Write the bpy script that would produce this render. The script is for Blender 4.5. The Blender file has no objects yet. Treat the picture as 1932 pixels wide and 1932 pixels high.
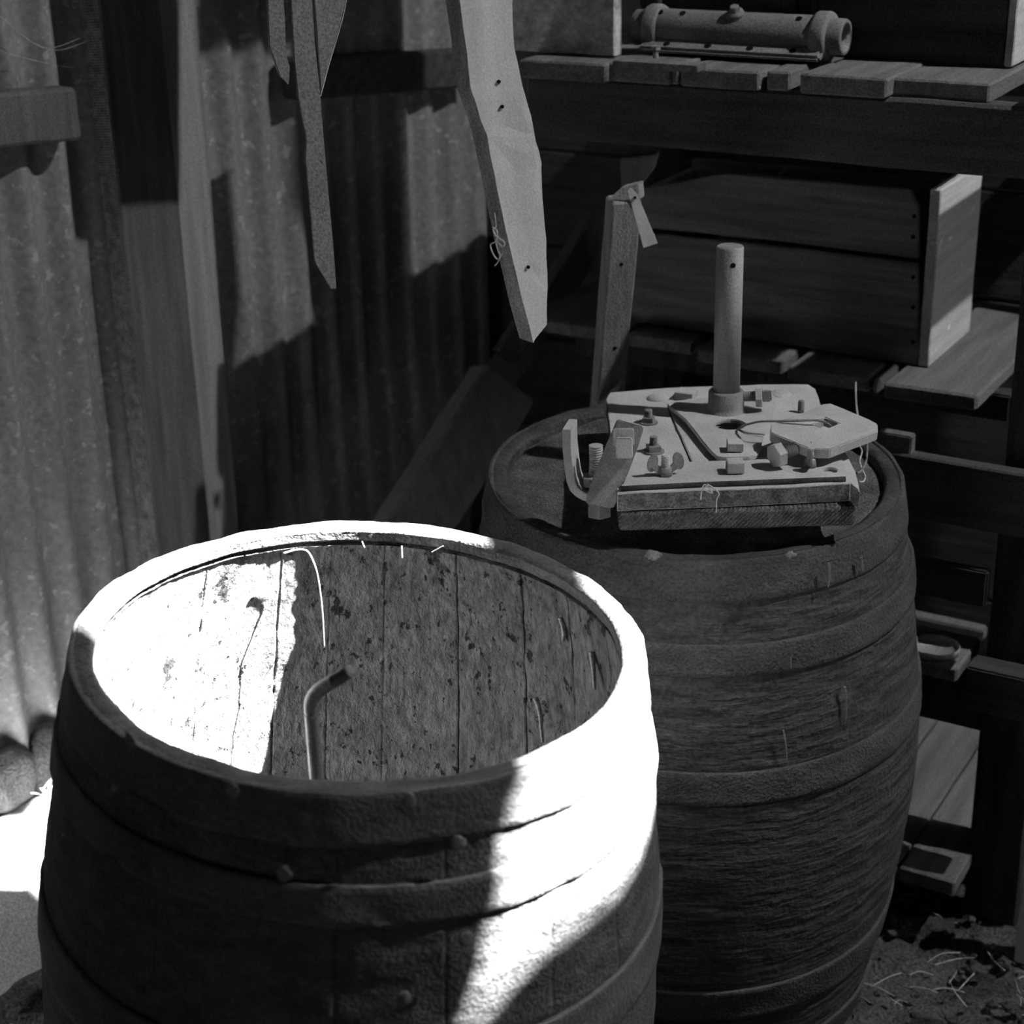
import bpy, bmesh, math, random
from mathutils import Vector as V3, Matrix, noise, Quaternion
from mathutils.geometry import tessellate_polygon
random.seed(7)
S=bpy.context.scene; COL=S.collection
# ---------------------------------------------------------------- camera model (also used to turn surveyed sight lines into points)
FPX=3300.; TH=math.radians(22.6); RO=math.radians(1.33); CAM=V3((0,0,1.75))
fw=V3((0,math.cos(TH),-math.sin(TH))); r0=V3((1,0,0)); u0=V3((0,math.sin(TH),math.cos(TH)))
cr=r0*math.cos(RO)-u0*math.sin(RO); cu=u0*math.cos(RO)+r0*math.sin(RO)
def ray(x,y): return (fw*FPX+cr*(x-966)-cu*(y-966)).normalized()
def atY(x,y,Y): d=ray(x,y); return CAM+d*(Y/d.y)
def atZ(x,y,Z): d=ray(x,y); return CAM+d*((Z-CAM.z)/d.z)
def atP(x,y,p,n): d=ray(x,y); return CAM+d*((V3(p)-CAM).dot(n)/d.dot(n))
U=V3((.857,-.515,0)).normalized(); V=V3((.515,.857,0)).normalized(); Z=V3((0,0,1))     # workbench axes
WA=V3((-3.0,0,0)); WD=V3((.8,1,0)).normalized(); WN=V3((WD.y,-WD.x,0))                 # iron wall line and normal
def atW(x,y,off=0): return atP(x,y,WA+WN*off,WN)
def atV(x,y,v): return atP(x,y,V*v,V)
# ---------------------------------------------------------------- materials
def mat(name,c0,c1,scale=(20,20,20),rotz=0,rough=.8,bump=.3,bscale=1.,fine=300,fineamt=.35,metal=0,contrast=(.3,.7),spots=None,spec=.3,dist=.0015,swirl=0):
    m=bpy.data.materials.new(name); m.use_nodes=True; nt=m.node_tree; N=nt.nodes; L=nt.links; N.clear()
    out=N.new('ShaderNodeOutputMaterial'); b=N.new('ShaderNodeBsdfPrincipled'); L.new(b.outputs[0],out.inputs[0])
    b.inputs['Roughness'].default_value=rough; b.inputs['Metallic'].default_value=metal
    b.inputs['Specular IOR Level'].default_value=spec
    tc=N.new('ShaderNodeTexCoord'); m1=N.new('ShaderNodeMapping'); m1.inputs['Rotation'].default_value=(0,0,rotz)
    L.new(tc.outputs['Object'],m1.inputs[0]); m2=N.new('ShaderNodeMapping'); m2.inputs['Scale'].default_value=scale; L.new(m1.outputs[0],m2.inputs[0])
    n1=N.new('ShaderNodeTexNoise'); n1.inputs['Scale'].default_value=1; n1.inputs['Detail'].default_value=6; n1.inputs['Distortion'].default_value=swirl; L.new(m2.outputs[0],n1.inputs[0])
    rp=N.new('ShaderNodeValToRGB'); rp.color_ramp.elements[0].position=contrast[0]; rp.color_ramp.elements[1].position=contrast[1]
    rp.color_ramp.elements[0].color=(c0,c0,c0,1); rp.color_ramp.elements[1].color=(c1,c1,c1,1); L.new(n1.outputs[0],rp.inputs[0])
    n2=N.new('ShaderNodeTexNoise'); n2.inputs['Scale'].default_value=fine; n2.inputs['Detail'].default_value=3; L.new(tc.outputs['Object'],n2.inputs[0])
    mr=N.new('ShaderNodeMapRange'); mr.inputs['From Min'].default_value=.3; mr.inputs['From Max'].default_value=.7; mr.inputs['To Min'].default_value=1-fineamt; mr.inputs['To Max'].default_value=1+fineamt; L.new(n2.outputs[0],mr.inputs[0])
    mu=N.new('ShaderNodeVectorMath'); mu.operation='SCALE'; L.new(rp.outputs[0],mu.inputs[0]); L.new(mr.outputs[0],mu.inputs['Scale'])
    col=mu.outputs[0]
    if spots:      # (kind scale, threshold, colour): separate flecks of paint, dust or spangle
        sc,th,cs=spots
        vo=N.new('ShaderNodeTexNoise'); vo.inputs['Scale'].default_value=sc; vo.inputs['Detail'].default_value=5; vo.inputs['Roughness'].default_value=.6; L.new(tc.outputs['Object'],vo.inputs[0])
        ra=N.new('ShaderNodeMapRange'); ra.inputs['From Min'].default_value=th; ra.inputs['From Max'].default_value=th+.04; L.new(vo.outputs[0],ra.inputs[0])
        mx=N.new('ShaderNodeMix'); mx.data_type='RGBA'; L.new(ra.outputs[0],mx.inputs['Factor']); L.new(col,mx.inputs['A']); mx.inputs['B'].default_value=(cs,cs,cs,1); col=mx.outputs['Result']
    L.new(col,b.inputs['Base Color'])
    if bump:
        ad=N.new('ShaderNodeMath'); ad.operation='ADD'; L.new(n1.outputs[0],ad.inputs[0]); 
        n3=N.new('ShaderNodeMath'); n3.operation='MULTIPLY'; n3.inputs[1].default_value=.6*bscale; L.new(n2.outputs[0],n3.inputs[0]); L.new(n3.outputs[0],ad.inputs[1])
        bu=N.new('ShaderNodeBump'); bu.inputs['Strength'].default_value=bump; bu.inputs['Distance'].default_value=dist*4; L.new(ad.outputs[0],bu.inputs['Height']); L.new(bu.outputs[0],b.inputs['Normal'])
    return m
RU=math.atan2(U.y,U.x)
M={}
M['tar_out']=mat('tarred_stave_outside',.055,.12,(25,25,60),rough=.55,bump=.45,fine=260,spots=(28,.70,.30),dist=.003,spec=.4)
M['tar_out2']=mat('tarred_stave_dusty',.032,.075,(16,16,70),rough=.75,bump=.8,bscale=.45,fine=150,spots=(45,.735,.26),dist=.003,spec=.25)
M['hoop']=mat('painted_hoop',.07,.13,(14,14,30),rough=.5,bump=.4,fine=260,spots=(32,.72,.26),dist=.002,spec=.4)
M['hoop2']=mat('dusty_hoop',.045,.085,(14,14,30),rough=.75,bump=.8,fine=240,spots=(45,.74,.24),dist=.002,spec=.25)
M['dust']=mat('dusty_lid',.07,.16,(30,30,30),rough=.95,bump=1,fine=420,fineamt=.7,spots=(300,.69,.4),dist=.002,spec=.1)
M['iron']=mat('corrugated_iron',.16,.22,(9,9,4),rough=.6,bump=.15,fine=90,fineamt=.25,spots=(48,.60,.33),spec=.35)
M['post']=mat('sawn_post',.075,.13,(60,60,5),rough=.85,bump=.5,fine=350,fineamt=.3,spec=.2)
M['post_pale']=mat('pale_stud',.19,.28,(70,70,4),rough=.85,bump=.4,fine=350,fineamt=.25,spec=.2)
M['wood_u']=mat('bench_wood',.045,.085,(4,60,60),-RU,.85,.5,fine=300,spec=.2)
M['wood_v']=mat('shelf_plank_wood',.10,.18,(50,4,50),-RU,.85,.5,fine=300,spots=(60,.72,.4),spec=.2)
M['wood_dark']=mat('dark_stained_wood',.03,.07,(4,50,50),-RU,.7,.5,fine=300,spec=.25)
M['crate']=mat('crate_board',.13,.24,(4,60,60),-RU,.8,.4,fine=300,fineamt=.25,contrast=(.35,.65),spots=(26,.70,.08),spec=.2,swirl=.4)
M['end_lit']=mat('end_board_lit',.40,.55,(60,4,60),-RU,.8,.4,fine=300,fineamt=.2,spots=(30,.66,.8),spec=.2)  # right-hand ends toned brighter than the other boards, light put into the colour
M['leg']=mat('bench_leg',.03,.07,(50,50,4),rough=.9,bump=.5,spec=.1)
M['split']=mat('split_plank',.50,.60,(40,40,5),rough=.8,bump=.15,fine=400,fineamt=.12,spec=.2)
M['split_edge']=mat('split_plank_edge',.20,.34,(60,60,12),rough=.9,bump=.8,fine=350,spec=.1)
M['strip']=mat('rusty_strip',.20,.27,(20,20,12),rough=.7,bump=.2,fine=300,spots=(55,.68,.09),spec=.3)
M['board']=mat('dusty_plywood',.40,.54,(14,14,14),rough=.9,bump=.35,fine=400,fineamt=.2,spots=(90,.74,.2),spec=.15)
M['board_edge']=mat('plywood_edge',.07,.20,(60,60,60),rough=.9,bump=.9,fine=350,fineamt=.5,spec=.15)
M['steel']=mat('dusty_steel',.36,.50,(18,18,18),rough=.7,bump=.25,fine=450,fineamt=.15,spots=(60,.72,.24),spec=.35)
M['steel_dark']=mat('dark_steel',.16,.27,(30,30,30),rough=.55,bump=.3,fine=450,fineamt=.25,spots=(70,.70,.5),spec=.5)
M['pipe']=mat('weathered_pipe',.20,.36,(40,40,9),rough=.5,bump=.25,fine=400,fineamt=.25,spec=.5,spots=(80,.70,.10))
M['rod']=mat('bare_rod',.20,.28,(30,30,30),rough=.45,bump=.1,metal=.3,spec=.5)
M['cast']=mat('cast_iron',.15,.21,(20,20,20),rough=.7,bump=.3,fine=300,spec=.3)
M['cast_dark']=mat('cast_iron_dark',.05,.09,(20,20,20),rough=.7,bump=.3,spec=.3)
M['galv']=mat('mottled_galvanised',.28,.62,(30,30,40),rough=.7,bump=.2,fine=160,fineamt=.25,spec=.3)
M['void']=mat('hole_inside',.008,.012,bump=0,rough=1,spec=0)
M['straw']=mat('straw_pale',.32,.5,rough=.7,bump=.1)
M['string']=mat('string_grey',.4,.55,rough=.9,bump=.1)
M['earth']=mat('dirt_ground',.03,.11,(12,12,12),rough=1,bump=1,fine=180,fineamt=.6,dist=.004,spots=(60,.70,.24),spec=.1)
M['bank']=mat('pale_packed_earth',.30,.42,(14,14,14),rough=1,bump=.7,fine=260,fineamt=.35,dist=.002,spec=.1)
M['blister']=mat('paint_blister',.14,.22,rough=.6)
M['stone']=mat('rough_stone',.05,.09,(20,20,20),rough=1,bump=1,fine=200,fineamt=.4,dist=.003,spec=.1)
M['tag']=mat('paper_tag',.55,.68,(30,30,30),rough=.8,bump=.1,fineamt=.1)
M['wallwood']=mat('back_wall_board',.05,.09,(4,50,50),-RU,.9,.4,spec=.1)
M['roof']=mat('roof_underside',.05,.08,rough=.9,bump=.2,spec=.1)
M['tin']=mat('tin_lid',.28,.40,(20,20,20),rough=.4,bump=.1,metal=.4)
M['resin']=mat('glossy_resin',.30,.40,(30,30,10),rough=.2,bump=.2,spec=.6)
# interior of the open barrel: cracked tar paint with pits and glossy patches
def tar_in():
    m=bpy.data.materials.new('cracked_tar_inside'); m.use_nodes=True; nt=m.node_tree; N=nt.nodes; L=nt.links
    b=N['Principled BSDF']; tc=N.new('ShaderNodeTexCoord')
    def nz(s,d=5,sc=None,r=.5):
        n=N.new('ShaderNodeTexNoise'); n.inputs['Scale'].default_value=s; n.inputs['Detail'].default_value=d; n.inputs['Roughness'].default_value=r
        if sc:
            mp=N.new('ShaderNodeMapping'); mp.inputs['Scale'].default_value=sc; L.new(tc.outputs['Object'],mp.inputs[0]); L.new(mp.outputs[0],n.inputs[0])
        else: L.new(tc.outputs['Object'],n.inputs[0])
        return n.outputs[0]
    def mr(x,a,b_,c,d):
        n=N.new('ShaderNodeMapRange'); L.new(x,n.inputs[0]); n.inputs[1].default_value=a; n.inputs[2].default_value=b_; n.inputs[3].default_value=c; n.inputs[4].default_value=d; return n.outputs[0]
    def ma(op,x,y):
        n=N.new('ShaderNodeMath'); n.operation=op
        for i,k in enumerate((x,y)):
            if isinstance(k,(int,float)): n.inputs[i].default_value=k
            else: L.new(k,n.inputs[i])
        return n.outputs[0]
    base=mr(nz(14,6),.3,.7,.18,.26)
    grain=mr(nz(120,4,(1,1,.35),.7),.35,.65,.5,1.35)
    pits=mr(ma('MAXIMUM',nz(30,6,(1,1,.7),.65),ma('SUBTRACT',nz(95,5,(1,1,.6),.6),.012)),.618,.645,0,1)
    v=ma('MULTIPLY',base,grain)
    v=ma('MULTIPLY',v,mr(pits,0,1,1,.05))
    # black tarry run-off patches under the rim
    tp=ma('MULTIPLY',mr(nz(16,8,(1,1,.8),.7),.57,.62,0,1),mr(nz(60,4),.3,.45,0,1))
    sx=N.new('ShaderNodeSeparateXYZ'); L.new(tc.outputs['Object'],sx.inputs[0])
    hi=mr(sx.outputs[2],.80,.89,0,1)
    dk=ma('MULTIPLY',tp,hi); v=ma('MULTIPLY',v,mr(dk,0,1,1,.2))
    cb=N.new('ShaderNodeCombineXYZ'); [L.new(v,cb.inputs[i]) for i in range(3)]; L.new(cb.outputs[0],b.inputs['Base Color'])
    gl=mr(nz(5,3,(1,1,.5)),.55,.62,0,1)
    L.new(mr(gl,0,1,.75,.28),b.inputs['Roughness']); b.inputs['Specular IOR Level'].default_value=.5
    hb=ma('ADD',ma('MULTIPLY',nz(160,5,(1,1,.5),.7),1.),ma('MULTIPLY',nz(40,6),1.2)); hb=ma('SUBTRACT',hb,ma('MULTIPLY',pits,.5))
    bu=N.new('ShaderNodeBump'); bu.inputs['Strength'].default_value=1; bu.inputs['Distance'].default_value=.008; L.new(hb,bu.inputs['Height']); L.new(bu.outputs[0],b.inputs['Normal'])
    return m
M['tar_in']=tar_in()
# saw-marked end grain: diagonal ridges
def sawn(name,c,ang):
    m=mat(name,c*.5,c*1.25,(60,60,60),rough=.9,bump=0,fine=350,fineamt=.4,spec=.1); nt=m.node_tree; N=nt.nodes; L=nt.links
    b=[n for n in N if n.type=='BSDF_PRINCIPLED'][0]; tc=N.new('ShaderNodeTexCoord'); mp=N.new('ShaderNodeMapping'); mp.inputs['Rotation'].default_value=(0,ang,0); L.new(tc.outputs['Object'],mp.inputs[0])
    w=N.new('ShaderNodeTexWave'); w.bands_direction='Z'; w.inputs['Scale'].default_value=75; w.inputs['Distortion'].default_value=3; w.inputs['Detail'].default_value=4; w.inputs['Detail Scale'].default_value=6; L.new(mp.outputs[0],w.inputs[0])
    bu=N.new('ShaderNodeBump'); bu.inputs['Strength'].default_value=1; bu.inputs['Distance'].default_value=.003; L.new(w.outputs['Fac'],bu.inputs['Height']); L.new(bu.outputs[0],b.inputs['Normal'])
    return m
M['sawn']=sawn('saw_marked_edge',.16,.8)
M['sawn_h']=sawn('saw_marked_post_side',.30,.12)
# ---------------------------------------------------------------- object helpers
def link(name,bm,m,parent=None,smooth=False,base=None):
    me=bpy.data.meshes.new(name); bm.normal_update(); 
    if parent is None:
        if base is None:
            vs=[v.co for v in bm.verts]; base=V3(((min(v.x for v in vs)+max(v.x for v in vs))/2,(min(v.y for v in vs)+max(v.y for v in vs))/2,min(v.z for v in vs)))
        for v in bm.verts: v.co-=base
    bm.to_mesh(me); bm.free()
    for mm in (m if isinstance(m,(list,tuple)) else [m]): me.materials.append(M[mm] if isinstance(mm,str) else mm)
    if smooth: me.shade_smooth()
    o=bpy.data.objects.new(name,me); COL.objects.link(o)
    if parent is not None:
        o.parent=parent
        if not parent.get('_lvl'):
            o.matrix_parent_inverse=parent_world(parent).inverted()
    else: o.location=base
    return o
def parent_world(p):
    W=Matrix.LocRotScale(p.location,p.rotation_euler,p.scale)
    if p.parent: W=parent_world(p.parent)@p.matrix_parent_inverse@W
    return W
def thing(name,label,cat,loc,group=None):
    o=bpy.data.objects.new(name,None); o.empty_display_size=.05; COL.objects.link(o); o.location=loc; tag(o,label,cat,group); return o
def tag(o,label,cat,group=None,kind=None):
    o['label']=label; o['category']=cat
    if group: o['group']=group
    if kind: o['kind']=kind
    return o
def struct(o): o['kind']='structure'; return o
def merge(dst,src):
    me=bpy.data.meshes.new('t'); src.to_mesh(me); dst.from_mesh(me); bpy.data.meshes.remove(me); src.free()
def bevel(bm,w,seg=2):
    if w>0: bmesh.ops.bevel(bm,geom=bm.edges[:],offset=w,segments=seg,affect='EDGES',clamp_overlap=True)
def rough(bm,amp,cell,scale=25,seed=0):
    """cut long faces into a grid and weather them"""
    for ax in range(3):
        vs=[v.co[ax] for v in bm.verts]; a,b=min(vs),max(vs); n=int((b-a)/cell)
        for i in range(1,n):
            p=V3((0,0,0)); p[ax]=a+(b-a)*i/n; nn=V3((0,0,0)); nn[ax]=1
            bmesh.ops.bisect_plane(bm,geom=bm.verts[:]+bm.edges[:]+bm.faces[:],plane_co=p,plane_no=nn)
    for v in bm.verts: v.co+=noise.noise_vector(v.co*scale+V3((seed,seed*2,0)))*amp
def box(c,ax,sz,bev=.002,ro=None,seed=0):
    """c centre, ax three unit vectors, sz full sizes"""
    bm=bmesh.new(); bmesh.ops.create_cube(bm,size=1)
    for v in bm.verts: v.co=V3((v.co.x*sz[0],v.co.y*sz[1],v.co.z*sz[2]))
    if ro: bevel(bm,bev,1); rough(bm,ro[0],ro[1],ro[2] if len(ro)>2 else 25,seed)
    else: bevel(bm,bev)
    R=Matrix((ax[0],ax[1],ax[2])).transposed()
    for v in bm.verts: v.co=R@v.co+c
    bmesh.ops.recalc_face_normals(bm,faces=bm.faces); return bm
def beam(a,b,n,w,t,bev=.003,ro=None,seed=0):
    """timber from a to b (centres of the ends), face normal n, width w, thickness t"""
    d=(b-a); l=d.length; d=d.normalized(); n=(n-d*n.dot(d)).normalized(); s=n.cross(d).normalized()
    return box((a+b)/2,(d,s,n),(l,w,t),bev,ro,seed)
def slab(pts,ext,bev=.001,holes=(),ro=None,seed=0,side_mat=None):
    """polygon (3-D points of the visible face) extruded by vector ext, with round or square holes"""
    bm=bmesh.new(); loops=[list(pts)]+[list(h) for h in holes]
    allp=[p for l in loops for p in l]; vt=[bm.verts.new(p) for p in allp]; vb=[bm.verts.new(p+ext) for p in allp]
    for t in tessellate_polygon(loops):
        try: bm.faces.new([vt[i] for i in t]); bm.faces.new([vb[i] for i in reversed(t)])
        except ValueError: pass
    k=0
    for l in loops:
        n=len(l)
        for i in range(n):
            f=bm.faces.new((vt[k+i],vt[k+(i+1)%n],vb[k+(i+1)%n],vb[k+i]))
            if side_mat is not None: f.material_index=side_mat
        k+=n
    bmesh.ops.recalc_face_normals(bm,faces=bm.faces)
    bmesh.ops.dissolve_limit(bm,angle_limit=.01,verts=bm.verts,edges=bm.edges)
    if bev: 
        es=[e for e in bm.edges if len(e.link_faces)==2 and e.calc_face_angle(0)>.6]
        bmesh.ops.bevel(bm,geom=es,offset=bev,segments=2,affect='EDGES',clamp_overlap=True)
    if ro: bmesh.ops.triangulate(bm,faces=bm.faces); rough(bm,ro[0],ro[1],ro[2] if len(ro)>2 else 25,seed)
    return bm
def lathe(c,ax,prof,n=40,a0=0):
    """prof list of (radius, height along ax)"""
    ax=ax.normalized(); t=V3((0,0,1)) if abs(ax.z)<.9 else V3((1,0,0)); a=ax.cross(t).normalized(); b=ax.cross(a)
    bm=bmesh.new(); rings=[]
    for r,h in prof:
        if r<=1e-6: rings.append([bm.verts.new(c+ax*h)]); continue
        rings.append([bm.verts.new(c+ax*h+(a*math.cos(a0+2*math.pi*i/n)+b*math.sin(a0+2*math.pi*i/n))*r) for i in range(n)])
    for p,q in zip(rings,rings[1:]):
        for i in range(n):
            j=(i+1)%n
            if len(p)==1 and len(q)==1: break
            if len(p)==1: bm.faces.new((p[0],q[i],q[j]))
            elif len(q)==1: bm.faces.new((p[i],q[0],p[j]))
            else: bm.faces.new((p[i],q[i],q[j],p[j]))
    bmesh.ops.recalc_face_normals(bm,faces=bm.faces); return bm
def tube(pts,r,n=8,taper=None,sub=4):
    P=[V3(p) for p in pts]; Q=[]
    for i in range(len(P)-1):                                   # Catmull-Rom
        p0=P[max(i-1,0)];p1=P[i];p2=P[i+1];p3=P[min(i+2,len(P)-1)]
        for k in range(sub):
            t=k/sub; Q.append(.5*((2*p1)+(p2-p0)*t+(2*p0-5*p1+4*p2-p3)*t*t+(3*p1-p0-3*p2+p3)*t**3))
    Q.append(P[-1]); bm=bmesh.new(); rings=[]; ref=V3((.3,.5,.8))
    for i,q in enumerate(Q):
        d=(Q[min(i+1,len(Q)-1)]-Q[max(i-1,0)]).normalized(); a=d.cross(ref)
        if a.length<.1: a=d.cross(V3((1,0,0)))
        a.normalize(); b=d.cross(a); ref=b.cross(d) if False else ref
        rr=r*(1 if taper is None else 1+(taper-1)*i/(len(Q)-1))
        rings.append([bm.verts.new(q+(a*math.cos(2*math.pi*k/n)+b*math.sin(2*math.pi*k/n))*rr) for k in range(n)])
    for p,q in zip(rings,rings[1:]):
        for k in range(n): bm.faces.new((p[k],q[k],q[(k+1)%n],p[(k+1)%n]))
    bm.faces.new(rings[0]); bm.faces.new(rings[-1]); bmesh.ops.recalc_face_normals(bm,faces=bm.faces); return bm
def screw(c,ax,r,l,pitch=.0018,n=20):
    pr=[(0,0)]; h=0
    while h<l-pitch: pr+= [(r,h),(r*.82,h+pitch*.5)]; h+=pitch
    pr+=[(r,h),(r*.7,l),(0,l)]; return lathe(c,ax,pr,n)
def nut(c,ax,r,h,sides=4,a0=0,dome=.0008):
    bm=lathe(c,ax,[(0,0),(r,0),(r,h-dome),(r-dome*1.5,h),(0,h)],sides,a0); return bm
def circle(c,a,b,r,n=28,r2=None): 
    r2=r2 or r; return [c+a*math.cos(2*math.pi*i/n)*r+b*math.sin(2*math.pi*i/n)*r2 for i in range(n)]
def disp(o,size,amp,mid=.5,hard=False):
    t=bpy.data.textures.new('weather','CLOUDS'); t.noise_scale=size; t.noise_depth=3
    md=o.modifiers.new('weather','DISPLACE'); md.texture=t; md.strength=amp; md.mid_level=mid; md.texture_coords='LOCAL'; return md
# ================================================================ SETTING
# ---- earth floor
def floor():
    bm=bmesh.new(); n=260; x0,x1,y0,y1=-2.4,3.0,-.6,4.4; vs=[]
    for j in range(n+1):
        for i in range(n+1):
            x=x0+(x1-x0)*i/n; y=y0+(y1-y0)*j/n
            h=noise.noise(V3((x*6,y*6,1)))*.018+noise.noise(V3((x*22,y*22,4)))*.018+abs(noise.noise(V3((x*50,y*50,9))))*.022-.018
            vs.append(bm.verts.new((x,y,h)))
    for j in range(n):
        for i in range(n):
            a=j*(n+1)+i; bm.faces.new((vs[a],vs[a+1],vs[a+n+2],vs[a+n+1]))
    return bm
struct(link('floor',floor(),'earth',smooth=True,base=V3((0,0,0))))
# ---- corrugated iron wall
def corrugated():
    bm=bmesh.new(); t0=2.0; t1=4.75; p=.076; nper=14; n=int((t1-t0)/p*nper); rows=[]
    for k in range(n+1):
        t=t0+(t1-t0)*k/n; ph=2*math.pi*(t/p)+.4; a=math.cos(ph); off=.012*a
        # sheet lap every 8 corrugations
        lap=.0015 if int(t/p/8)%2 else 0
        q=WA+WD*t+WN*(off+lap)
        col=[]
        for z in (.105,.3,.6,.95,1.3,1.7,2.2,2.7,3.4,4.04): col.append(bm.verts.new(V3((q.x,q.y,z))+WN*noise.noise(V3((t*3,z*2,0)))*.006))
        rows.append(col)
    for a,b in zip(rows,rows[1:]):
        for i in range(len(a)-1): bm.faces.new((a[i],b[i],b[i+1],a[i+1]))
    return bm
wl=struct(link('wall_left',corrugated(),'iron',smooth=True,base=V3((0,0,0))))
sm=wl.modifiers.new('thick','SOLIDIFY'); sm.thickness=.001; sm.offset=-1
# ---- back wall of horizontal boards
bm=bmesh.new()
for i in range(19):
    z=.02+i*.205
    merge(bm,box(U*-.25+V*3.2+Z*(z+.1),(U,V,Z),(3.6,.02,.2),.003,(.0015,.25,6),i))
struct(link('wall_back',bm,'wallwood',base=V3((0,0,0))))
# ================================================================ BARRELS
def radius(z,R,Rb,H,p): return Rb-(Rb-R)*abs((z-H/2)/(H/2))**p
def seams(n,seed,grain=24):
    rnd=random.Random(seed); r2=random.Random(seed+50); w=[rnd.uniform(.75,1.3) for _ in range(n)]; s=sum(w); a=0; out=[]
    for x in w:
        wd=x/s*2*math.pi; d=.0028
        out+= [(a-d,0),(a,r2.choice((.3,.6,1,1.6))),(a+d,0)]
        for k in range(1,grain): out.append((a+d+(wd-2*d)*k/grain,0))
        a+=wd
    return out
def barrel_mesh(R,Rb,H,p,ns,seed,th=.021,inner_floor=.06,chime=.011,recess=None,gout=.0012,gin=.0022):
    an=seams(ns,seed); prof=[]   # (r, z, groove direction)
    n=int((H-inner_floor if recess is None else H)/.0045)
    for i in range(n+1):
        z=H*i/n; prof.append((radius(z,R,Rb,H,p),z,-1,0))
    for k in range(1,6): prof.append((R-th*k/6,H+.0015*math.sin(k/6*math.pi),0,0))
    zt=H-.002
    prof.append((R-th,zt,0,0))
    if recess is None:
        for k in range(1,10): prof.append((radius(zt-chime*k/9,R,Rb,H,p)-th-.002*k/9,zt-chime*k/9,0,0))
        z=zt-chime
        for dr,dz in ((.006,.0005),(.007,.003),(.006,.0055),(.0,.0065)): prof.append((radius(z-dz,R,Rb,H,p)-th-.002+dr,z-dz,0,0))
        z-=.0065; m=int((z-inner_floor)/.0045)
        for i in range(m+1):
            zz=z-(z-inner_floor)*i/m; prof.append((radius(zz,R,Rb,H,p)-th,zz,1,1))
    else:
        for k in range(1,6): prof.append((R-th-.001*k,H-(recess+.02)*k/5,1,0))
    bm=bmesh.new(); rings=[]
    for r,z,g,ins in prof:
        rg=[]
        for a,s in an:
            rr=r+g*s*(gin if g>0 and ins else gout)
            rg.append(bm.verts.new((rr*math.cos(a),rr*math.sin(a),z)))
        rings.append((rg,ins))
    n=len(an)
    for (p1,i1),(q1,i2) in zip(rings,rings[1:]):
        for i in range(n):
            j=(i+1)%n; f=bm.faces.new((p1[i],p1[j],q1[j],q1[i])); f.material_index=1 if i1 and i2 else 0; f.smooth=True
    return bm
def hoop_mesh(R,Rb,H,p,za,zb,t=.0035,wob=.0,seed=0,chamfer=.0008):
    """za upper, zb lower height of the band"""
    n=300; m=max(4,int((za-zb)/.006)); bm=bmesh.new(); rings=[]
    pr=[(radius(za,R,Rb,H,p)-.003,za),(radius(za,R,Rb,H,p)+t-chamfer,za)]
    for i in range(m+1):
        z=za-.0008-(za-zb-.0016)*i/m; pr.append((radius(z,R,Rb,H,p)+t,z))
    pr+=[(radius(zb,R,Rb,H,p)+t-chamfer,zb),(radius(zb,R,Rb,H,p)-.003,zb)]
    for r,z in pr:
        rings.append([bm.verts.new(((r)*math.cos(2*math.pi*i/n),(r)*math.sin(2*math.pi*i/n),z+wob*noise.noise(V3((math.cos(2*math.pi*i/n)*1.2,math.sin(2*math.pi*i/n)*1.2,seed))))) for i in range(n)])
    for a,b in zip(rings,rings[1:]+[rings[0]]):
        for i in range(n):
            j=(i+1)%n; bm.faces.new((a[i],b[i],b[j],a[j]))
    bmesh.ops.recalc_face_normals(bm,faces=bm.faces); return bm
def barrel(name,label,rim,axis,R,Rb,H,p,ns,seed,hoops,mo,mi,mh,spin=0,recess=None,th=.021,gout=.0014,amp=.006,amp2=.0013):
    axis=axis.normalized(); base=rim-axis*H
    t=thing(name,label,'barrel',base)
    q=Z.rotation_difference(axis)@Quaternion(Z,spin); t.rotation_euler=q.to_euler()
    bm=barrel_mesh(R,Rb,H,p,ns,seed,recess=recess,th=th,gout=gout)
    me=bpy.data.meshes.new('staves'); bm.to_mesh(me); bm.free()
    for k in (mo,mi): me.materials.append(M[k])
    o=bpy.data.objects.new('staves',me); COL.objects.link(o); o.parent=t
    disp(o,.05,amp); disp(o,.009,amp2)
    for i,(a,b,tt) in enumerate(hoops):
        bm=hoop_mesh(R,Rb,H,p,H-a,H-b,tt,.004,i+seed)
        me=bpy.data.meshes.new('hoop'); bm.to_mesh(me); bm.free(); me.materials.append(M[mh]); me.shade_smooth()
        h=bpy.data.objects.new('hoop',me); COL.objects.link(h); h.parent=t; disp(h,.05,amp); disp(h,.012,.0012)
    return t
FR=dict(rim=V3((-.1542,1.5690,.9640)),ax=V3((.0745,-.020,1)).normalized(),R=.282,Rb=.331,H=.963)
fb=barrel('open_barrel','dark tarred wooden barrel with open top and sunlit rim, nearest the camera',FR['rim'],FR['ax'],.282,.331,.963,2,21,3,
   [(-.001,.048,.0035),(.082,.120,.0042),(.258,.318,.0042),(.62,.66,.004),(.80,.86,.004)],'tar_out','tar_in','hoop',spin=math.radians(4))
bm=lathe(V3((0,0,.06)),Z,[(0,0),(.285,0),(.285,-.02),(0,-.02)],64)
me=bpy.data.meshes.new('barrel_bottom'); bm.to_mesh(me); bm.free(); me.materials.append(M['tar_out']); o=bpy.data.objects.new('barrel_bottom',me); COL.objects.link(o); o.parent=fb
FA=dict(rim=V3((.2566,2.2837,.8557)),ax=V3((.0074,-.0396,1)).normalized(),R=.285,Rb=.340,H=.8557)
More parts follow.
